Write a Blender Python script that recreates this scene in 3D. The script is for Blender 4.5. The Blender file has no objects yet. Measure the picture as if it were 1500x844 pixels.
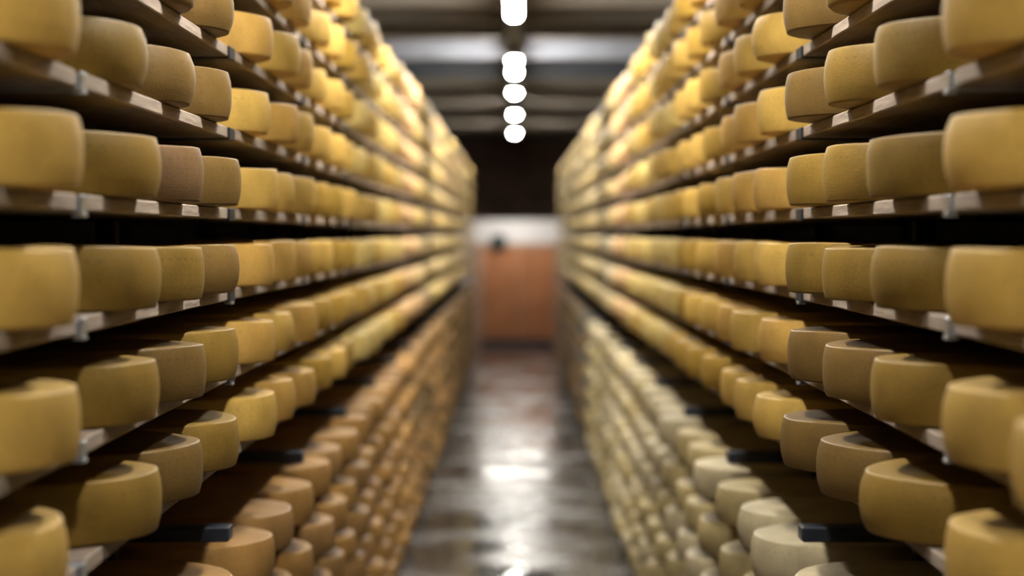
import bpy, bmesh, math, random
import numpy as np
from mathutils import Vector

random.seed(11)
scene = bpy.context.scene
C = scene.collection

# ------------------------------------------------------------------ camera
CAM_H = 2.05                       # eye height above the floor
F_PX = 3077.0                      # focal length in pixels of the 1500 px frame
cam_data = bpy.data.cameras.new('camera')
cam = bpy.data.objects.new('camera', cam_data); C.objects.link(cam)
cam.location = (0, 0, CAM_H); cam.rotation_euler = (math.pi/2, 0, 0)
cam_data.sensor_fit = 'HORIZONTAL'; cam_data.sensor_width = 36.0
cam_data.lens = 36.0*F_PX/1500.0
cam_data.shift_x = -5/1500.0; cam_data.shift_y = -77/1500.0
cam_data.clip_start = 0.05; cam_data.clip_end = 100
cam_data.dof.use_dof = True
cam_data.dof.focus_distance = 4.6
cam_data.dof.aperture_fstop = 1.8
scene.camera = cam

# ------------------------------------------------------------------ world / exposure
world = bpy.data.worlds.new('world'); scene.world = world
world.use_nodes = True
world.node_tree.nodes['Background'].inputs[0].default_value = (0.02, 0.02, 0.022, 1)
world.node_tree.nodes['Background'].inputs[1].default_value = 0.3
vs = scene.view_settings
vs.view_transform = 'Standard'; vs.look = 'None'; vs.gamma = 1.0; vs.use_curve_mapping = False
vs.exposure = 0.0
LAMP_POWER = 330.0                 # radiance of the lamp diffusers
LAMP_COLOR = (1.0, 0.955, 0.86)
LAMP_Z = CAM_H + 1.50
# y positions of the fluorescent fittings over the middle of the aisle
LAMPS = [1.3, 4.55, 7.8, 11.0, 13.25, 13.95, 17.75, 19.0, 21.75, 25.6, 30.3]
try:
    scene.cycles.use_denoising = True
    scene.cycles.max_bounces = 6
    scene.cycles.diffuse_bounces = 1
    scene.cycles.sample_clamp_indirect = 6.0
except Exception:
    pass

# ------------------------------------------------------------------ helpers
def box(bm, x0, x1, y0, y1, z0, z1, bevel=0.0):
    r = bmesh.ops.create_cube(bm, size=1.0)
    for v in r['verts']:
        v.co = Vector(((x0+x1)/2+v.co.x*(x1-x0), (y0+y1)/2+v.co.y*(y1-y0), (z0+z1)/2+v.co.z*(z1-z0)))
    if bevel:
        es = list({e for v in r['verts'] for e in v.link_edges})
        bmesh.ops.bevel(bm, geom=es, offset=bevel, segments=1, affect='EDGES')

def mesh_of(bm, name, mat, smooth=False):
    me = bpy.data.meshes.new(name); bm.normal_update(); bm.to_mesh(me); bm.free()
    me.materials.append(mat)
    if smooth:
        for p in me.polygons: p.use_smooth = True
    return me

def link(name, me, parent=None, loc=(0, 0, 0)):
    o = bpy.data.objects.new(name, me); C.objects.link(o)
    o.location = loc
    if parent: o.parent = parent
    return o

def box_obj(name, mat, dims, parent=None, bevel=0.0):
    bm = bmesh.new(); box(bm, *dims, bevel=bevel)
    return link(name, mesh_of(bm, name, mat), parent)

def tag(o, label=None, cat=None, group=None, kind=None):
    if label: o['label'] = label
    if cat: o['category'] = cat
    if group: o['group'] = group
    if kind: o['kind'] = kind
    return o

# ------------------------------------------------------------------ materials
def new_mat(name):
    m = bpy.data.materials.new(name); m.use_nodes = True
    nt = m.node_tree; b = nt.nodes['Principled BSDF']
    return m, nt, b

def node(nt, kind, **kw):
    n = nt.nodes.new(kind)
    for k, v in kw.items(): setattr(n, k, v)
    return n

def plain(name, col, rough=0.6, metal=0.0, noise=0.25, scale=6.0, bump=0.0, stretch=None):
    m, nt, b = new_mat(name)
    tc = node(nt, 'ShaderNodeTexCoord'); nz = node(nt, 'ShaderNodeTexNoise')
    nz.inputs['Scale'].default_value = scale; nz.inputs['Detail'].default_value = 6
    src = tc.outputs['Object']
    if stretch:
        mp = node(nt, 'ShaderNodeMapping'); mp.inputs['Scale'].default_value = stretch
        nt.links.new(src, mp.inputs['Vector']); src = mp.outputs['Vector']
    nt.links.new(src, nz.inputs['Vector'])
    rp = node(nt, 'ShaderNodeValToRGB')
    rp.color_ramp.elements[0].position = 0.3; rp.color_ramp.elements[1].position = 0.7
    rp.color_ramp.elements[0].color = tuple(c*(1-noise) for c in col)+(1,)
    rp.color_ramp.elements[1].color = tuple(min(1, c*(1+noise)) for c in col)+(1,)
    nt.links.new(nz.outputs['Fac'], rp.inputs['Fac'])
    nt.links.new(rp.outputs['Color'], b.inputs['Base Color'])
    b.inputs['Roughness'].default_value = rough; b.inputs['Metallic'].default_value = metal
    if bump:
        bp = node(nt, 'ShaderNodeBump'); bp.inputs['Strength'].default_value = bump; bp.inputs['Distance'].default_value = 0.01
        nt.links.new(nz.outputs['Fac'], bp.inputs['Height']); nt.links.new(bp.outputs['Normal'], b.inputs['Normal'])
    return m

def cheese_mat(name, from_attribute):
    """smeared rind: mottled colour, fine cloth weave and rows of pressed tick marks on the side"""
    m, nt, b = new_mat(name)
    L = nt.links.new
    if from_attribute:
        at = node(nt, 'ShaderNodeAttribute', attribute_name='tone'); tone = at.outputs['Color']
        tc = node(nt, 'ShaderNodeTexCoord'); vec = tc.outputs['Object']
    else:
        oi = node(nt, 'ShaderNodeObjectInfo'); tone = oi.outputs['Color']
        tc = node(nt, 'ShaderNodeTexCoord')
        off = node(nt, 'ShaderNodeVectorMath', operation='ADD')
        sc = node(nt, 'ShaderNodeVectorMath', operation='SCALE'); sc.inputs[0].default_value = (7, 13, 5)
        L(oi.outputs['Random'], sc.inputs['Scale'])
        L(tc.outputs['Object'], off.inputs[0]); L(sc.outputs[0], off.inputs[1]); vec = off.outputs[0]
    n1 = node(nt, 'ShaderNodeTexNoise'); n1.inputs['Scale'].default_value = 9; n1.inputs['Detail'].default_value = 5
    n2 = node(nt, 'ShaderNodeTexNoise'); n2.inputs['Scale'].default_value = 140; n2.inputs['Detail'].default_value = 3
    L(vec, n1.inputs['Vector']); L(vec, n2.inputs['Vector'])
    mr = node(nt, 'ShaderNodeMapRange'); mr.inputs['From Min'].default_value = 0.3; mr.inputs['From Max'].default_value = 0.7
    mr.inputs['To Min'].default_value = 0.80; mr.inputs['To Max'].default_value = 1.14
    L(n1.outputs['Fac'], mr.inputs['Value'])
    m2 = node(nt, 'ShaderNodeMapRange'); m2.inputs['From Min'].default_value = 0.3; m2.inputs['From Max'].default_value = 0.7
    m2.inputs['To Min'].default_value = 0.92; m2.inputs['To Max'].default_value = 1.07
    L(n2.outputs['Fac'], m2.inputs['Value'])
    mu = node(nt, 'ShaderNodeMath', operation='MULTIPLY'); L(mr.outputs[0], mu.inputs[0]); L(m2.outputs[0], mu.inputs[1])
    col = node(nt, 'ShaderNodeVectorMath', operation='SCALE'); L(tone, col.inputs[0]); L(mu.outputs[0], col.inputs['Scale'])
    L(col.outputs[0], b.inputs['Base Color'])
    b.inputs['Roughness'].default_value = 0.55
    b.inputs['Specular IOR Level'].default_value = 0.28
    if not from_attribute:
        uv = node(nt, 'ShaderNodeUVMap', uv_map='UVMap'); sx = node(nt, 'ShaderNodeSeparateXYZ'); L(uv.outputs['UV'], sx.inputs[0])
        def math_(op, a, bb=None, c=None):
            n = node(nt, 'ShaderNodeMath', operation=op)
            for i, q in enumerate((a, bb, c)):
                if q is None: continue
                if isinstance(q, (int, float)): n.inputs[i].default_value = q
                else: L(q, n.inputs[i])
            return n.outputs[0]
        u, v = sx.outputs[0], sx.outputs[1]
        tick = math_('LESS_THAN', math_('FRACT', math_('MULTIPLY', u, 64)), 0.45)
        bandA = math_('COMPARE', v, 0.76, 0.028); bandB = math_('COMPARE', v, 0.24, 0.016)
        bands = math_('MAXIMUM', bandA, bandB)
        # blocks of pressed dots that run round part of the side
        tick2 = math_('LESS_THAN', math_('FRACT', math_('MULTIPLY', u, 52)), 0.34)
        row2 = math_('LESS_THAN', math_('FRACT', math_('MULTIPLY', v, 9)), 0.35)
        bandC = math_('COMPARE', v, 0.53, 0.12)
        n3 = node(nt, 'ShaderNodeTexNoise'); n3.inputs['Scale'].default_value = 5.5; L(vec, n3.inputs['Vector'])
        msk = math_('GREATER_THAN', n3.outputs['Fac'], 0.52)
        marks = math_('MAXIMUM', math_('MULTIPLY', tick, bands), math_('MULTIPLY', math_('MULTIPLY', math_('MULTIPLY', tick2, row2), bandC), 0.5))
        marks = math_('MULTIPLY', marks, msk)
        # shadow inside the pressed marks, painted in as darker colour
        inv = math_('MULTIPLY_ADD', marks, -0.15, 1.0)
        col2 = node(nt, 'ShaderNodeVectorMath', operation='SCALE'); L(col.outputs[0], col2.inputs[0]); L(inv, col2.inputs['Scale'])
        L(col2.outputs[0], b.inputs['Base Color'])
        weave = math_('MULTIPLY', math_('SINE', math_('MULTIPLY', v, 170)), 0.045)
        h = math_('ADD', math_('MULTIPLY', n2.outputs['Fac'], 0.32), weave)
        h = math_('SUBTRACT', h, math_('MULTIPLY', marks, 1.5))
        bp = node(nt, 'ShaderNodeBump'); bp.inputs['Strength'].default_value = 0.75; bp.inputs['Distance'].default_value = 0.0026
        L(h, bp.inputs['Height']); L(bp.outputs['Normal'], b.inputs['Normal'])
    return m

M_CHEESE = cheese_mat('cheese_rind', False)
M_CHEESE_FAR = cheese_mat('cheese_rind_far', True)
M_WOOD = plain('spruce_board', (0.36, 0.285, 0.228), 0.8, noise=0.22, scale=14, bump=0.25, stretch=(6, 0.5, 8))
M_FACE_SHADE = plain('shade_toned_board_face', (0.185, 0.135, 0.100), 0.75, noise=0.25, scale=14, bump=0.25, stretch=(6, 0.5, 8))  # darker copy of the board colour, painting shade on top and underside
M_NAVY = plain('navy_painted_steel', (0.020, 0.026, 0.042), 0.42, noise=0.3, scale=20)
M_GALV = plain('galvanised_steel', (0.50, 0.54, 0.60), 0.38, metal=0.85, noise=0.2, scale=30)
M_DARKWALL = plain('dark_cellar_plaster', (0.035, 0.028, 0.024), 0.9, noise=0.3, scale=3, bump=0.3)
M_LINTEL = plain('dark_brown_wall_paint', (0.25, 0.15, 0.11), 0.8, noise=0.25, scale=2)
M_CEIL = plain('brown_ceiling_boards', (0.065, 0.053, 0.044), 0.85, noise=0.25, scale=4, stretch=(1, 6, 1))
M_JOIST = plain('grey_brown_timber', (0.13, 0.11, 0.09), 0.8, noise=0.25, scale=5, stretch=(0.6, 6, 6))
M_WHITE = plain('white_painted_steel', (0.20, 0.21, 0.25), 0.5, noise=0.06, scale=4)
M_TERRA = plain('terracotta_paint', (0.48, 0.195, 0.080), 0.6, noise=0.18, scale=2.5)
M_PALE = plain('pale_door_paint', (0.78, 0.75, 0.75), 0.5, noise=0.06, scale=2.5)
M_PINK = plain('dusty_pink_frame', (0.45, 0.29, 0.20), 0.6, noise=0.1, scale=2.5)
M_TEAL = plain('dark_green_enamel', (0.02, 0.04, 0.04), 0.3, noise=0.2, scale=8)
M_BEAM = plain('dark_navy_beam_paint', (0.008, 0.011, 0.018), 0.6, noise=0.3, scale=10)
M_POST = plain('dark_upright_paint', (0.012, 0.013, 0.018), 0.85, noise=0.3, scale=20)
M_TRAY = plain('dark_grey_tray', (0.04, 0.038, 0.036), 0.6, noise=0.2, scale=5)
M_KERB = plain('grey_concrete_kerb', (0.10, 0.095, 0.088), 0.55, noise=0.3, scale=5, bump=0.2)

def floor_mat():
    m, nt, b = new_mat('wet_concrete'); L = nt.links.new
    tc = node(nt, 'ShaderNodeTexCoord')
    n1 = node(nt, 'ShaderNodeTexNoise'); n1.inputs['Scale'].default_value = 1.3; n1.inputs['Detail'].default_value = 6
    n2 = node(nt, 'ShaderNodeTexNoise'); n2.inputs['Scale'].default_value = 2.6; n2.inputs['Detail'].default_value = 3
    n3 = node(nt, 'ShaderNodeTexNoise'); n3.inputs['Scale'].default_value = 14; n3.inputs['Detail'].default_value = 2
    for n in (n1, n2, n3): L(tc.outputs['Object'], n.inputs['Vector'])
    rp = node(nt, 'ShaderNodeValToRGB'); e = rp.color_ramp.elements
    e[0].position = 0.35; e[0].color = (0.050, 0.048, 0.047, 1); e[1].position = 0.7; e[1].color = (0.13, 0.122, 0.118, 1)
    L(n1.outputs['Fac'], rp.inputs['Fac']); L(rp.outputs['Color'], b.inputs['Base Color'])
    mr = node(nt, 'ShaderNodeMapRange'); mr.inputs['From Min'].default_value = 0.38; mr.inputs['From Max'].default_value = 0.62
    mr.inputs['To Min'].default_value = 0.06; mr.inputs['To Max'].default_value = 0.30
    L(n1.outputs['Fac'], mr.inputs['Value']); L(mr.outputs[0], b.inputs['Roughness'])
    ad = node(nt, 'ShaderNodeMath', operation='MULTIPLY_ADD'); L(n3.outputs['Fac'], ad.inputs[0]); ad.inputs[1].default_value = 0.10; L(n2.outputs['Fac'], ad.inputs[2])
    bp = node(nt, 'ShaderNodeBump'); bp.inputs['Strength'].default_value = 0.25; bp.inputs['Distance'].default_value = 0.03
    L(ad.outputs[0], bp.inputs['Height']); L(bp.outputs['Normal'], b.inputs['Normal'])
    return m
M_FLOOR = floor_mat()

def lamp_mat(name, power):
    m, nt, b = new_mat(name)
    b.inputs['Base Color'].default_value = (0.9, 0.9, 0.9, 1)
    b.inputs['Emission Color'].default_value = LAMP_COLOR+(1,)
    b.inputs['Emission Strength'].default_value = power
    return m
M_LAMP = lamp_mat('lamp_diffuser', LAMP_POWER)
M_LAMP_LOBBY = lamp_mat('lobby_lamp_diffuser', LAMP_POWER*0.17)

# ------------------------------------------------------------------ the setting
Y0, Y1 = -4.0, 36.5
HALF = 1.95
CEIL = CAM_H + 1.76
tag(box_obj('floor', M_FLOOR, (-HALF-.2, HALF+.2, Y0-.2, Y1+2.7, -0.15, 0)), kind='structure')
tag(box_obj('wall_left', M_DARKWALL, (-HALF-.2, -HALF, Y0, Y1, 0, CEIL)), kind='structure')
tag(box_obj('wall_right', M_DARKWALL, (HALF, HALF+.2, Y0, Y1, 0, CEIL)), kind='structure')
tag(box_obj('wall_back', M_DARKWALL, (-HALF-.2, HALF+.2, Y0-.2, Y0, 0, CEIL)), kind='structure')
Y2 = 39.0                          # back of the lit lobby beyond the opening
OW, OH = 1.0, CAM_H + 0.27         # half width and height of the opening
bm = bmesh.new()
box(bm, -HALF-.2, -OW, Y1, Y1+.2, 0, CEIL); box(bm, OW, HALF+.2, Y1, Y1+.2, 0, CEIL); box(bm, -OW, OW, Y1, Y1+.2, OH, CEIL)
tag(link('wall_front', mesh_of(bm, 'wall_front', M_LINTEL)), kind='structure')
tag(box_obj('wall_lobby', M_PALE, (-1.6, 1.6, Y2, Y2+.2, 0, OH+.2)), kind='structure')
tag(box_obj('wall_lobby_left', M_TERRA, (-1.6, -1.4, Y1+.2, Y2, 0, OH+.2)), kind='structure')
tag(box_obj('wall_lobby_right', M_TERRA, (1.4, 1.6, Y1+.2, Y2, 0, OH+.2)), kind='structure')
tag(box_obj('ceiling_lobby', M_PALE, (-1.6, 1.6, Y1+.2, Y2+.2, OH+.2, OH+.3)), kind='structure')
ceiling = tag(box_obj('ceiling', M_CEIL, (-HALF-.2, HALF+.2, Y0-.2, Y1+.2, CEIL, CEIL+.15)), kind='structure')
bm = bmesh.new(); box(bm, -HALF, HALF, -0.055, 0.055, -0.13, 0, bevel=0.006)
joist_me = mesh_of(bm, 'joist', M_JOIST)
y = -3.4
while y < Y1-0.3:
    if not (18.1 < y < 20.6): link('joist', joist_me, ceiling, (0, y, CEIL))
    y += 1.15
white_beam = box_obj('white_beam', M_WHITE, (-HALF, HALF, 18.32, 18.42, CEIL-0.215, CEIL-0.05), ceiling, bevel=0.008)
white_beam['label'] = 'white painted beam crossing the ceiling behind a lamp'
bm = bmesh.new()
box(bm, -HALF, HALF, 19.85, 20.05, CEIL-0.27, CEIL-0.245); box(bm, -HALF, HALF, 19.935, 19.965, CEIL-0.25, CEIL-0.02); box(bm, -HALF, HALF, 19.85, 20.05, CEIL-0.025, CEIL)
nb = link('steel_beam', mesh_of(bm, 'steel_beam', M_BEAM), ceiling); nb['label'] = 'dark navy steel beam'

# the far door in the lobby wall: terracotta leaf, pink frame, dark round fitting on the wall above
door = bpy.data.objects.new('door_1', None); C.objects.link(door); door.location = (0, Y2, 0)
tag(door, 'terracotta door at the far end of the aisle, under a pale wall strip', 'door', kind='structure')
DT = CAM_H - 0.22
def dpart(name, mat, x0, x1, z0, z1, t0, t1, bevel=0.008, label=None):
    o = box_obj(name, mat, (x0, x1, -t1, -t0, z0, z1), door, bevel)
    if label: o['label'] = label
    return o
dpart('door_leaf', M_TERRA, -0.60, 0.045, 0.13, DT, 0.0, 0.05); dpart('door_leaf', M_TERRA, 0.055, 0.72, 0.13, DT, 0.0, 0.05)
dpart('kick_plate', M_NAVY, -0.60, 0.72, 0.01, 0.125, 0.0, 0.055, label='dark plate along the bottom of the door')
for cx in (-0.70, 0.82): dpart('door_frame', M_PINK, cx-0.10, cx+0.10, 0, DT, 0.0, 0.09, label='dusty pink door post')
dpart('door_frame', M_PINK, -0.80, 0.92, DT+0.002, DT+0.08, 0.0, 0.09, label='dusty pink door head')
bm = bmesh.new()
bmesh.ops.create_cone(bm, cap_ends=True, segments=32, radius1=0.16, radius2=0.13, depth=0.10)
bmesh.ops.create_cone(bm, cap_ends=True, segments=24, radius1=0.08, radius2=0.06, depth=0.16)
bmesh.ops.rotate(bm, verts=bm.verts, matrix=__import__('mathutils').Matrix.Rotation(math.pi/2, 3, 'X'))
rf = link('round_fitting', mesh_of(bm, 'round_fitting', M_TEAL), None, (-0.31, Y2-0.145, CAM_H-0.13))
tag(rf, 'dark green round fitting over the terracotta door at the aisle end', 'fitting')

# ------------------------------------------------------------------ lamps on a tray down the aisle
tray = bpy.data.objects.new('cable_tray', None); C.objects.link(tray); tray.location = (-0.01, 0, LAMP_Z+0.075)
tag(tray, 'dark cable tray under the ceiling that carries the aisle lamps', 'cable tray')
bm = bmesh.new()
box(bm, -0.06, 0.06, Y0+.1, Y1-.05, 0.0, 0.006); box(bm, -0.06, -0.055, Y0+.1, Y1-.05, 0.006, 0.045); box(bm, 0.055, 0.06, Y0+.1, Y1-.05, 0.006, 0.045)
link('trough', mesh_of(bm, 'trough', M_TRAY), tray)
bm = bmesh.new(); box(bm, -0.006, 0.006, -0.006, 0.006, 0.006, CEIL-LAMP_Z-0.075)
rod_me = mesh_of(bm, 'hanger_rod', M_GALV)
for k in range(11): link('hanger_rod', rod_me, tray, (0, -2.9+3.7*k, 0))
LL = 0.66
bm = bmesh.new(); box(bm, -0.058, 0.058, -LL/2, LL/2, 0.022, 0.075, bevel=0.01); housing_me = mesh_of(bm, 'housing', M_TRAY)
bm = bmesh.new(); box(bm, -0.045, 0.045, -LL/2+.02, LL/2-.02, -0.035, 0.022, bevel=0.02); diff_me = mesh_of(bm, 'diffuser', M_LAMP)
bm = bmesh.new(); box(bm, -0.05, 0.05, -0.012, 0.012, -0.03, 0.03, bevel=0.008); cap_me = mesh_of(bm, 'end_cap', M_WHITE)
lamp_labels = {1.3: 'ceiling lamp out of sight over the aisle, before the front wheels',
               4.55: 'ceiling lamp out of sight over the aisle, by the sharpest wheels',
               7.8: 'ceiling lamp out of sight over the aisle, by the brightest yellow wheels',
               11.0: 'ceiling lamp out of sight over the aisle, by the peach wheels',
               13.25: 'bright ceiling lamp at the very top edge of the picture, mostly cut off',
               13.95: 'largest bright ceiling lamp whose lower end shows at the top of the picture',
               17.75: 'second bright lamp from the top of the row, touching the one behind',
               19.0: 'third bright lamp in the row, just below the white ceiling beam',
               21.75: 'bright round lamp in the row, third up from the dark end wall',
               25.6: 'bright round lamp in the row, second up from the dark end wall',
               30.3: 'lowest and smallest bright lamp just above the dark end wall'}
for ly in LAMPS:
    r = bpy.data.objects.new('ceiling_lamp', None); C.objects.link(r); r.location = (-0.01, ly, LAMP_Z)
    tag(r, lamp_labels.get(ly, 'ceiling lamp over the aisle, just out of sight above the picture'), 'lamp', 'lamps in a row above the aisle')
    link('housing', housing_me, r); link('diffuser', diff_me, r)
    for s in (-1, 1): link('end_cap', cap_me, r, (0, s*(LL/2-.012), 0))

r = bpy.data.objects.new('ceiling_lamp', None); C.objects.link(r); r.location = (0, Y1+1.45, OH+.115); r.rotation_euler = (0, 0, math.pi/2); r.scale = (1, 1.9, 1)
tag(r, 'ceiling lamp of the lobby, hidden behind the dark brown lintel', 'lamp')
link('housing', housing_me, r)
lobby_me = diff_me.copy(); lobby_me.materials.clear(); lobby_me.materials.append(M_LAMP_LOBBY); link('diffuser', lobby_me, r)
for sg in (-1, 1): link('end_cap', cap_me, r, (0, sg*(LL/2-.012), 0))

# ------------------------------------------------------------------ racks
BAY = 1.82; POST0 = 3.48; KMIN, KMAX = -3, 16
XF = 0.72                          # front edge of the boards
XB = 1.30                          # back edge
WX = 0.92                          # nominal wheel centre
R0, H0 = 0.2685, 0.1115
BT = 0.028                         # board thickness
# board top heights relative to the eye, eight shelves over the dark gap and six under it
UP = [-0.542+0.2035*i for i in range(8)]
LOW = [-0.918-0.2035*i for i in range(6)]
ROWS = [('up', i, CAM_H+z) for i, z in enumerate(UP)]+[('low', i, CAM_H+z) for i, z in enumerate(LOW)]

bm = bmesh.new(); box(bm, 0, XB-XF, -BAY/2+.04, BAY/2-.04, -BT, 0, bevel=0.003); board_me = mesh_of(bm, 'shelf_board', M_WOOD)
board_me.materials.append(M_FACE_SHADE)
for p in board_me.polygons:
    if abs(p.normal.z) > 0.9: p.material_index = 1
def bracket_mesh(mat, w):
    bm = bmesh.new()
    box(bm, -0.006, 0.0, -w/2, w/2, -BT-0.004, -0.001, bevel=0.002)       # plate over the board ends
    box(bm, 0.0, XB-XF, -0.036, 0.036, -BT-0.004, -0.006)                  # arm between the boards
    return mesh_of(bm, 'bracket', mat)
br_navy, br_galv = bracket_mesh(M_BEAM, 0.105), bracket_mesh(M_GALV, 0.045)
bm = bmesh.new(); box(bm, -0.009, 0.012, -0.014, 0.014, -BT-0.010, -BT-0.004, bevel=0.001); lip_me = mesh_of(bm, 'bracket_lip', M_GALV)
TOPZ = ROWS[7][2]+0.16
bm = bmesh.new(); box(bm, -0.025, 0.025, -0.03, 0.03, 0, TOPZ, bevel=0.004); box(bm, -0.06, 0.06, -0.06, 0.06, 0, 0.012); post_me = mesh_of(bm, 'upright', M_POST)
bm = bmesh.new(); box(bm, 0.0, XB-XF, -0.04, 0.04, -0.037, 0, bevel=0.003); arm_me = mesh_of(bm, 'cross_arm', M_NAVY)
bm = bmesh.new(); box(bm, -0.002, 0.0, -0.036, 0.036, -0.034, -0.003); cap2_me = mesh_of(bm, 'end_plate', plain('blue_grey_plate', (0.02, 0.03, 0.05), 0.4))
def rack(side):
    s = -1 if side == 'left' else 1
    r = bpy.data.objects.new('cheese_rack', None); C.objects.link(r)
    r.location = (s*XF, 0, 0)
    tag(r, {'left': 'long wooden cheese rack on the left, its lower shelves full of tan wheels',
            'right': 'long wooden cheese rack on the right, its lower shelves full of pale cream wheels'}[side], 'rack', 'cheese racks along the aisle')
    flip = (0, 0, math.pi) if s < 0 else (0, 0, 0)
    def put(name, me, x, y, z, par=r):
        o = link(name, me, par, (s*x, y, z)); o.rotation_euler = flip; return o
    for k in range(KMIN, KMAX+1):
        py = POST0+BAY*k
        put('upright', post_me, 0.31, py, 0); put('upright', post_me, XB-XF+0.03, py, 0)
        a = put('cross_arm', arm_me, 0.0, py, CAM_H-0.732); link('end_plate', cap2_me, a)
        for sec, i, z in ROWS:
            b = put('bracket', br_galv if k <= 0 else br_navy, 0, py, z)
            if k <= 0 or (k == 1 and sec == 'up' and i < 3): link('bracket_lip', lip_me, b)
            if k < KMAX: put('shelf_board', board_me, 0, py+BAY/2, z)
    kb = box_obj('plinth', M_KERB, (min(s*0.02, s*(XB-XF)), max(s*0.02, s*(XB-XF)), POST0+BAY*KMIN, POST0+BAY*KMAX, 0, 0.06), r, bevel=0.006)
    return r
rack('left'); rack('right')

# ------------------------------------------------------------------ cheese wheels
def wheel_geo(seg, bulge, h, detail, seed):
    """bulging drum: returns verts, faces, uvs-per-loop"""
    rnd = random.Random(seed)
    p1, p2, p3 = (rnd.uniform(0, 6.28) for _ in range(3))
    R = R0
    if detail:
        c = 0.005
        prof = [(0.0, 0.0), (R*0.6, 0.0), (R-bulge-c-.004, 0.0), (R-bulge-c, 0.0008), (R-bulge-c*.25, c*.35), (R-bulge, c)]
        for t in (0.2, 0.35, 0.5, 0.65, 0.8): prof.append((R-bulge*(2*t-1)**2, h*t))
        prof += [(R-bulge, h-c), (R-bulge-c*.25, h-c*.35), (R-bulge-c, h-.0008), (R-bulge-c-.004, h), (R*0.6, h-.0012), (0.0, h-.002)]
    else:
        c = 0.008
        prof = [(0, 0), (R-bulge-c, 0), (R-bulge, c), (R, h*.5), (R-bulge, h-c), (R-bulge-c, h), (0, h)]
    verts, faces, uvs = [], [], []
    n = len(prof)
    verts.append((0, 0, prof[0][1]))
    for i in range(1, n-1):
        r, z = prof[i]
        for j in range(seg):
            a = 2*math.pi*j/seg
            k = 1+0.004*math.sin(2*a+p1)+0.003*math.sin(3*a+p2) if detail else 1
            zz = z+(0.0022*math.sin(a+p3)*z/h + 0.0012*math.sin(4*a+p1)*z/h if detail else 0)
            verts.append((r*k*math.cos(a), r*k*math.sin(a), zz))
    verts.append((0, 0, prof[-1][1]))
    def vid(i, j): return 1+(i-1)*seg+(j % seg)
    for j in range(seg):
        faces.append((0, vid(1, j+1), vid(1, j))); uvs += [(0, -1)]*3
        for i in range(1, n-2):
            faces.append((vid(i, j), vid(i, j+1), vid(i+1, j+1), vid(i+1, j)))
            v0, v1 = prof[i][1]/h, prof[i+1][1]/h
            if prof[i][0] < R-bulge-0.008 or prof[i+1][0] < R-bulge-0.008: v0 = v1 = -1
            uvs += [(j/seg, v0), ((j+1)/seg, v0), ((j+1)/seg, v1), (j/seg, v1)]
        faces.append((len(verts)-1, vid(n-2, j), vid(n-2, j+1))); uvs += [(0, -1)]*3
    return verts, faces, uvs

def wheel_mesh(i):
    v, f, uv = wheel_geo(72, [0.007, 0.009, 0.006, 0.011, 0.008][i], H0*[1, 1.03, 0.98, 1.01, 1.05][i], True, 30+i)
    me = bpy.data.meshes.new('round_cheese'); me.from_pydata(v, [], f)
    l = me.uv_layers.new(name='UVMap'); l.data.foreach_set('uv', np.array(uv, dtype=np.float32).ravel())
    me.polygons.foreach_set('use_smooth', [True]*len(f)); me.materials.append(M_CHEESE)
    return me
WHEELS = [wheel_mesh(i) for i in range(5)]

# rind colours (linear), some darkened or paled to paint in a bay's light
TONES = {
    'golden':      (0.545, 0.345, 0.083),
    'ochre':       (0.255, 0.155, 0.030),
    'brown ochre': (0.172, 0.102, 0.028),
    'pinkish brown': (0.190, 0.108, 0.048),
    'amber':       (0.525, 0.310, 0.078),
    'deep golden': (0.360, 0.218, 0.038),
    'yellow':      (0.670, 0.500, 0.175),
    'peach':       (0.480, 0.305, 0.145),
    'cream':       (0.550, 0.410, 0.195),
    'tan':         (0.390, 0.212, 0.064),
    'dull tan':    (0.330, 0.184, 0.066),
    'pale cream':  (0.550, 0.462, 0.290),
    'grey brown':  (0.135, 0.110, 0.075),
    'pale yellow': (0.455, 0.358, 0.172),
}
def tone_of(side, sec, row, k, rnd):
    """tone follows the bay"""
    if sec == 'low':
        if k >= 9: return rnd.choice(['brown ochre', 'dull tan'] if side == 'left' else ['grey brown', 'grey brown', 'dull tan'])
        if side == 'left': return rnd.choice(['tan', 'tan', 'tan', 'dull tan', 'brown ochre'] if k > 4 else ['tan', 'tan', 'tan', 'dull tan'])
        return rnd.choice(['pale cream', 'pale cream', 'pale yellow', 'pale cream'] if row == 0 else ['pale cream', 'pale yellow', 'pale yellow'])
    if k <= -1: return 'golden'
    if k == 0: return rnd.choice(['brown ochre', 'ochre', 'brown ochre'])  # darker rinds paint in the dim light of this bay
    if k == 1: return rnd.choice(['amber', 'golden', 'amber'] if side == 'left' else ['golden', 'amber', 'golden'])
    if k == 2: return rnd.choice(['golden', 'deep golden'])
    if k == 3: return rnd.choice(['yellow', 'golden', 'yellow'])  # paler rinds paint in the strong lamp light here
    if k in (4, 5): return rnd.choice(['peach'] if k == 5 else ['yellow', 'golden'])
    return rnd.choice(['cream', 'cream', 'peach', 'yellow'] if side == 'left' else ['pale yellow', 'pale yellow', 'cream', 'pale cream'])

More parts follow.
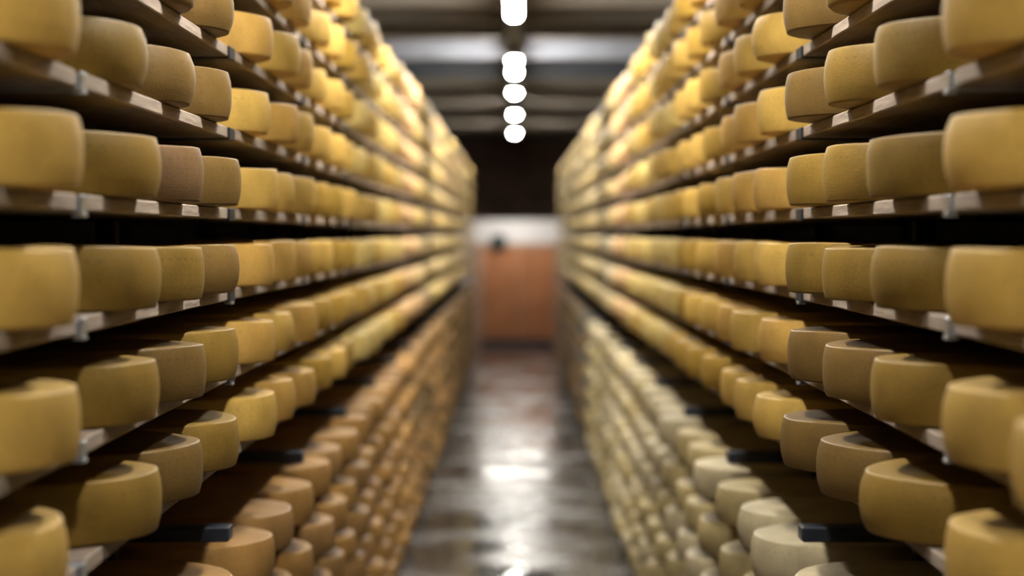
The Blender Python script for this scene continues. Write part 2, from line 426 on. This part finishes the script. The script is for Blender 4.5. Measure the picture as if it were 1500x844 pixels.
# how far single wheels near the front stand back from (+) or out over (-) the edge, metres
SHIFT = {
 ('left', 3): [0, 0, 0, .022, .021, .019] , ('left', 4): [0, 0, -.002, .022, .021, .019], ('left', 5): [0, 0, 0, 0, .016, .011],
 ('left', 3): [0, 0, -.005, -.001, .004, -.006], ('left', 2): [0, 0, 0, -.001, .001, -.002],
 ('left', 1): [0, .015, 0, .003, -.002, .001], ('left', 0): [0, 0, .017, -.001, .002, -.002],
 ('right', 5): [0, 0, 0, 0, -.005, -.020], ('right', 4): [0, 0, -.013, .007, -.005, -.015],
 ('right', 3): [0, 0, -.011, -.005, -.008, -.015], ('right', 2): [0, 0, -.008, 0, -.008, -.017],
 ('right', 1): [0, -.038, -.014, .002, -.007, -.012], ('right', 0): [0, .01, -.011, -.019, -.021, -.028],
}
TONE_FIX = {('left', 3, 4): 'pinkish brown', ('left', 3, 5): 'brown ochre', ('left', 4, 4): 'brown ochre', ('left', 2, 3): 'ochre'}

def edge_px(x, yc):
    """image offset from the vanishing point of the aisle-side outline of a wheel centred x aside, yc away"""
    d = math.hypot(x, yc)
    if d < R0+0.05 or yc < 0.6: return 9e9
    return F_PX*math.tan(math.atan2(x, yc)-math.asin(R0/d))

allw = []
rj = random.Random(5)
for side in ('left', 'right'):
    s = -1 if side == 'left' else 1
    for sec, i, z in ROWS:
        idx = -4-1                                   # so that the wheel 2.57 m away is number 1 and the one 3.12 m away number 2
        for k in range(KMIN, KMAX):
            for q, dy in enumerate((0.362, 0.912, 1.458)):
                num = (k+1)*3+q                      # 0,1,2 in the bay before the first post in view
                yc = POST0+BAY*k+dy+rj.uniform(-.0025, .0025)
                x = WX+max(-.018, min(.018, rj.gauss(0, .008)))
                if sec == 'up' and (side, i) in SHIFT and 0 <= num < 6: x = WX+SHIFT[(side, i)][num]
                tone = tone_of(side, sec, i, k, rj)
                if sec == 'up': tone = TONE_FIX.get((side, i, num), 'ochre' if num == 3 else tone)
                zz = z-CAM_H
                e = edge_px(x, yc)
                near = max(0.3, yc-0.15)
                lim = 755 if s < 0 else 745
                y_top = 345-F_PX*(zz+H0)/near; y_bot = 345-F_PX*zz/near
                inside = e < lim-4 and max(y_top, y_bot) > 6 and min(y_top, y_bot) < 838 and yc > 2
                allw.append(dict(side=side, s=s, sec=sec, i=i, z=z, x=x, y=yc, tone=tone, inside=inside, v=rj.randrange(5), rot=rj.uniform(0, 6.28), g=rj.uniform(.9, 1.08), num=num))
vis = sorted([w for w in allw if w['inside']], key=lambda w: w['y'])
near_set = vis[:300]
near_ids = {id(w) for w in near_set}
ORD = ['', 'first', 'second', 'third', 'fourth', 'fifth', 'sixth', 'seventh', 'eighth', 'ninth', 'tenth', 'eleventh', 'twelfth', 'thirteenth', 'fourteenth', 'fifteenth', 'sixteenth', 'seventeenth', 'eighteenth', 'nineteenth', 'twentieth']
count = {}
for w in near_set:
    key = (w['side'], w['sec'], w['i']); count[key] = count.get(key, 0)+1
    o = link('round_cheese', WHEELS[w['v']], None, (w['s']*w['x'], w['y'], w['z']+.0008))
    o.rotation_euler = (0, 0, w['rot'])
    c = TONES[w['tone']]; g = w['g']
    o.color = (c[0]*g, c[1]*g, c[2]*g, 1)
    n = count[key]
    pos = 'front wheel' if n == 1 else ORD[n]+' wheel back'
    lab = '%s cheese on the %s rack, %s shelf %s the dark gap, %s' % (w['tone'], w['side'], ORD[w['i']+1], 'above' if w['sec'] == 'up' else 'below', pos)
    tag(o, lab, 'cheese', 'cheese wheels on the %s rack' % w['side'])

rest = [w for w in allw if id(w) not in near_ids]
v0, f0, _ = wheel_geo(32, 0.008, H0, False, 1)
v0 = np.array(v0); nv = len(v0)
allv, allf, cols = [], [], []
for n, w in enumerate(rest):
    allv.append(v0*np.array([1, 1, 0.97+0.08*(w['v']/4)])+np.array([w['s']*w['x'], w['y'], w['z']+.0008]))
    b = n*nv
    allf.extend([tuple(q+b for q in f) for f in f0])
    c = TONES[w['tone']]; g = w['g']
    cols.append(np.tile(np.array([c[0]*g, c[1]*g, c[2]*g, 1.0], dtype=np.float32), (len(f0), 1)))
me = bpy.data.meshes.new('round_cheeses'); me.from_pydata(np.concatenate(allv).tolist(), [], allf)
a = me.attributes.new('tone', 'FLOAT_COLOR', 'FACE'); a.data.foreach_set('color', np.concatenate(cols).ravel())
me.polygons.foreach_set('use_smooth', [len(f) == 4 for f in allf])
me.materials.append(M_CHEESE_FAR)
tag(link('round_cheeses', me), 'blurred rows of cheese wheels filling the far end of both racks', 'cheese', kind='stuff')
print('wheels', len(allw), 'in view', len(vis), 'single', len(near_set), 'farthest single', near_set[-1]['y'])
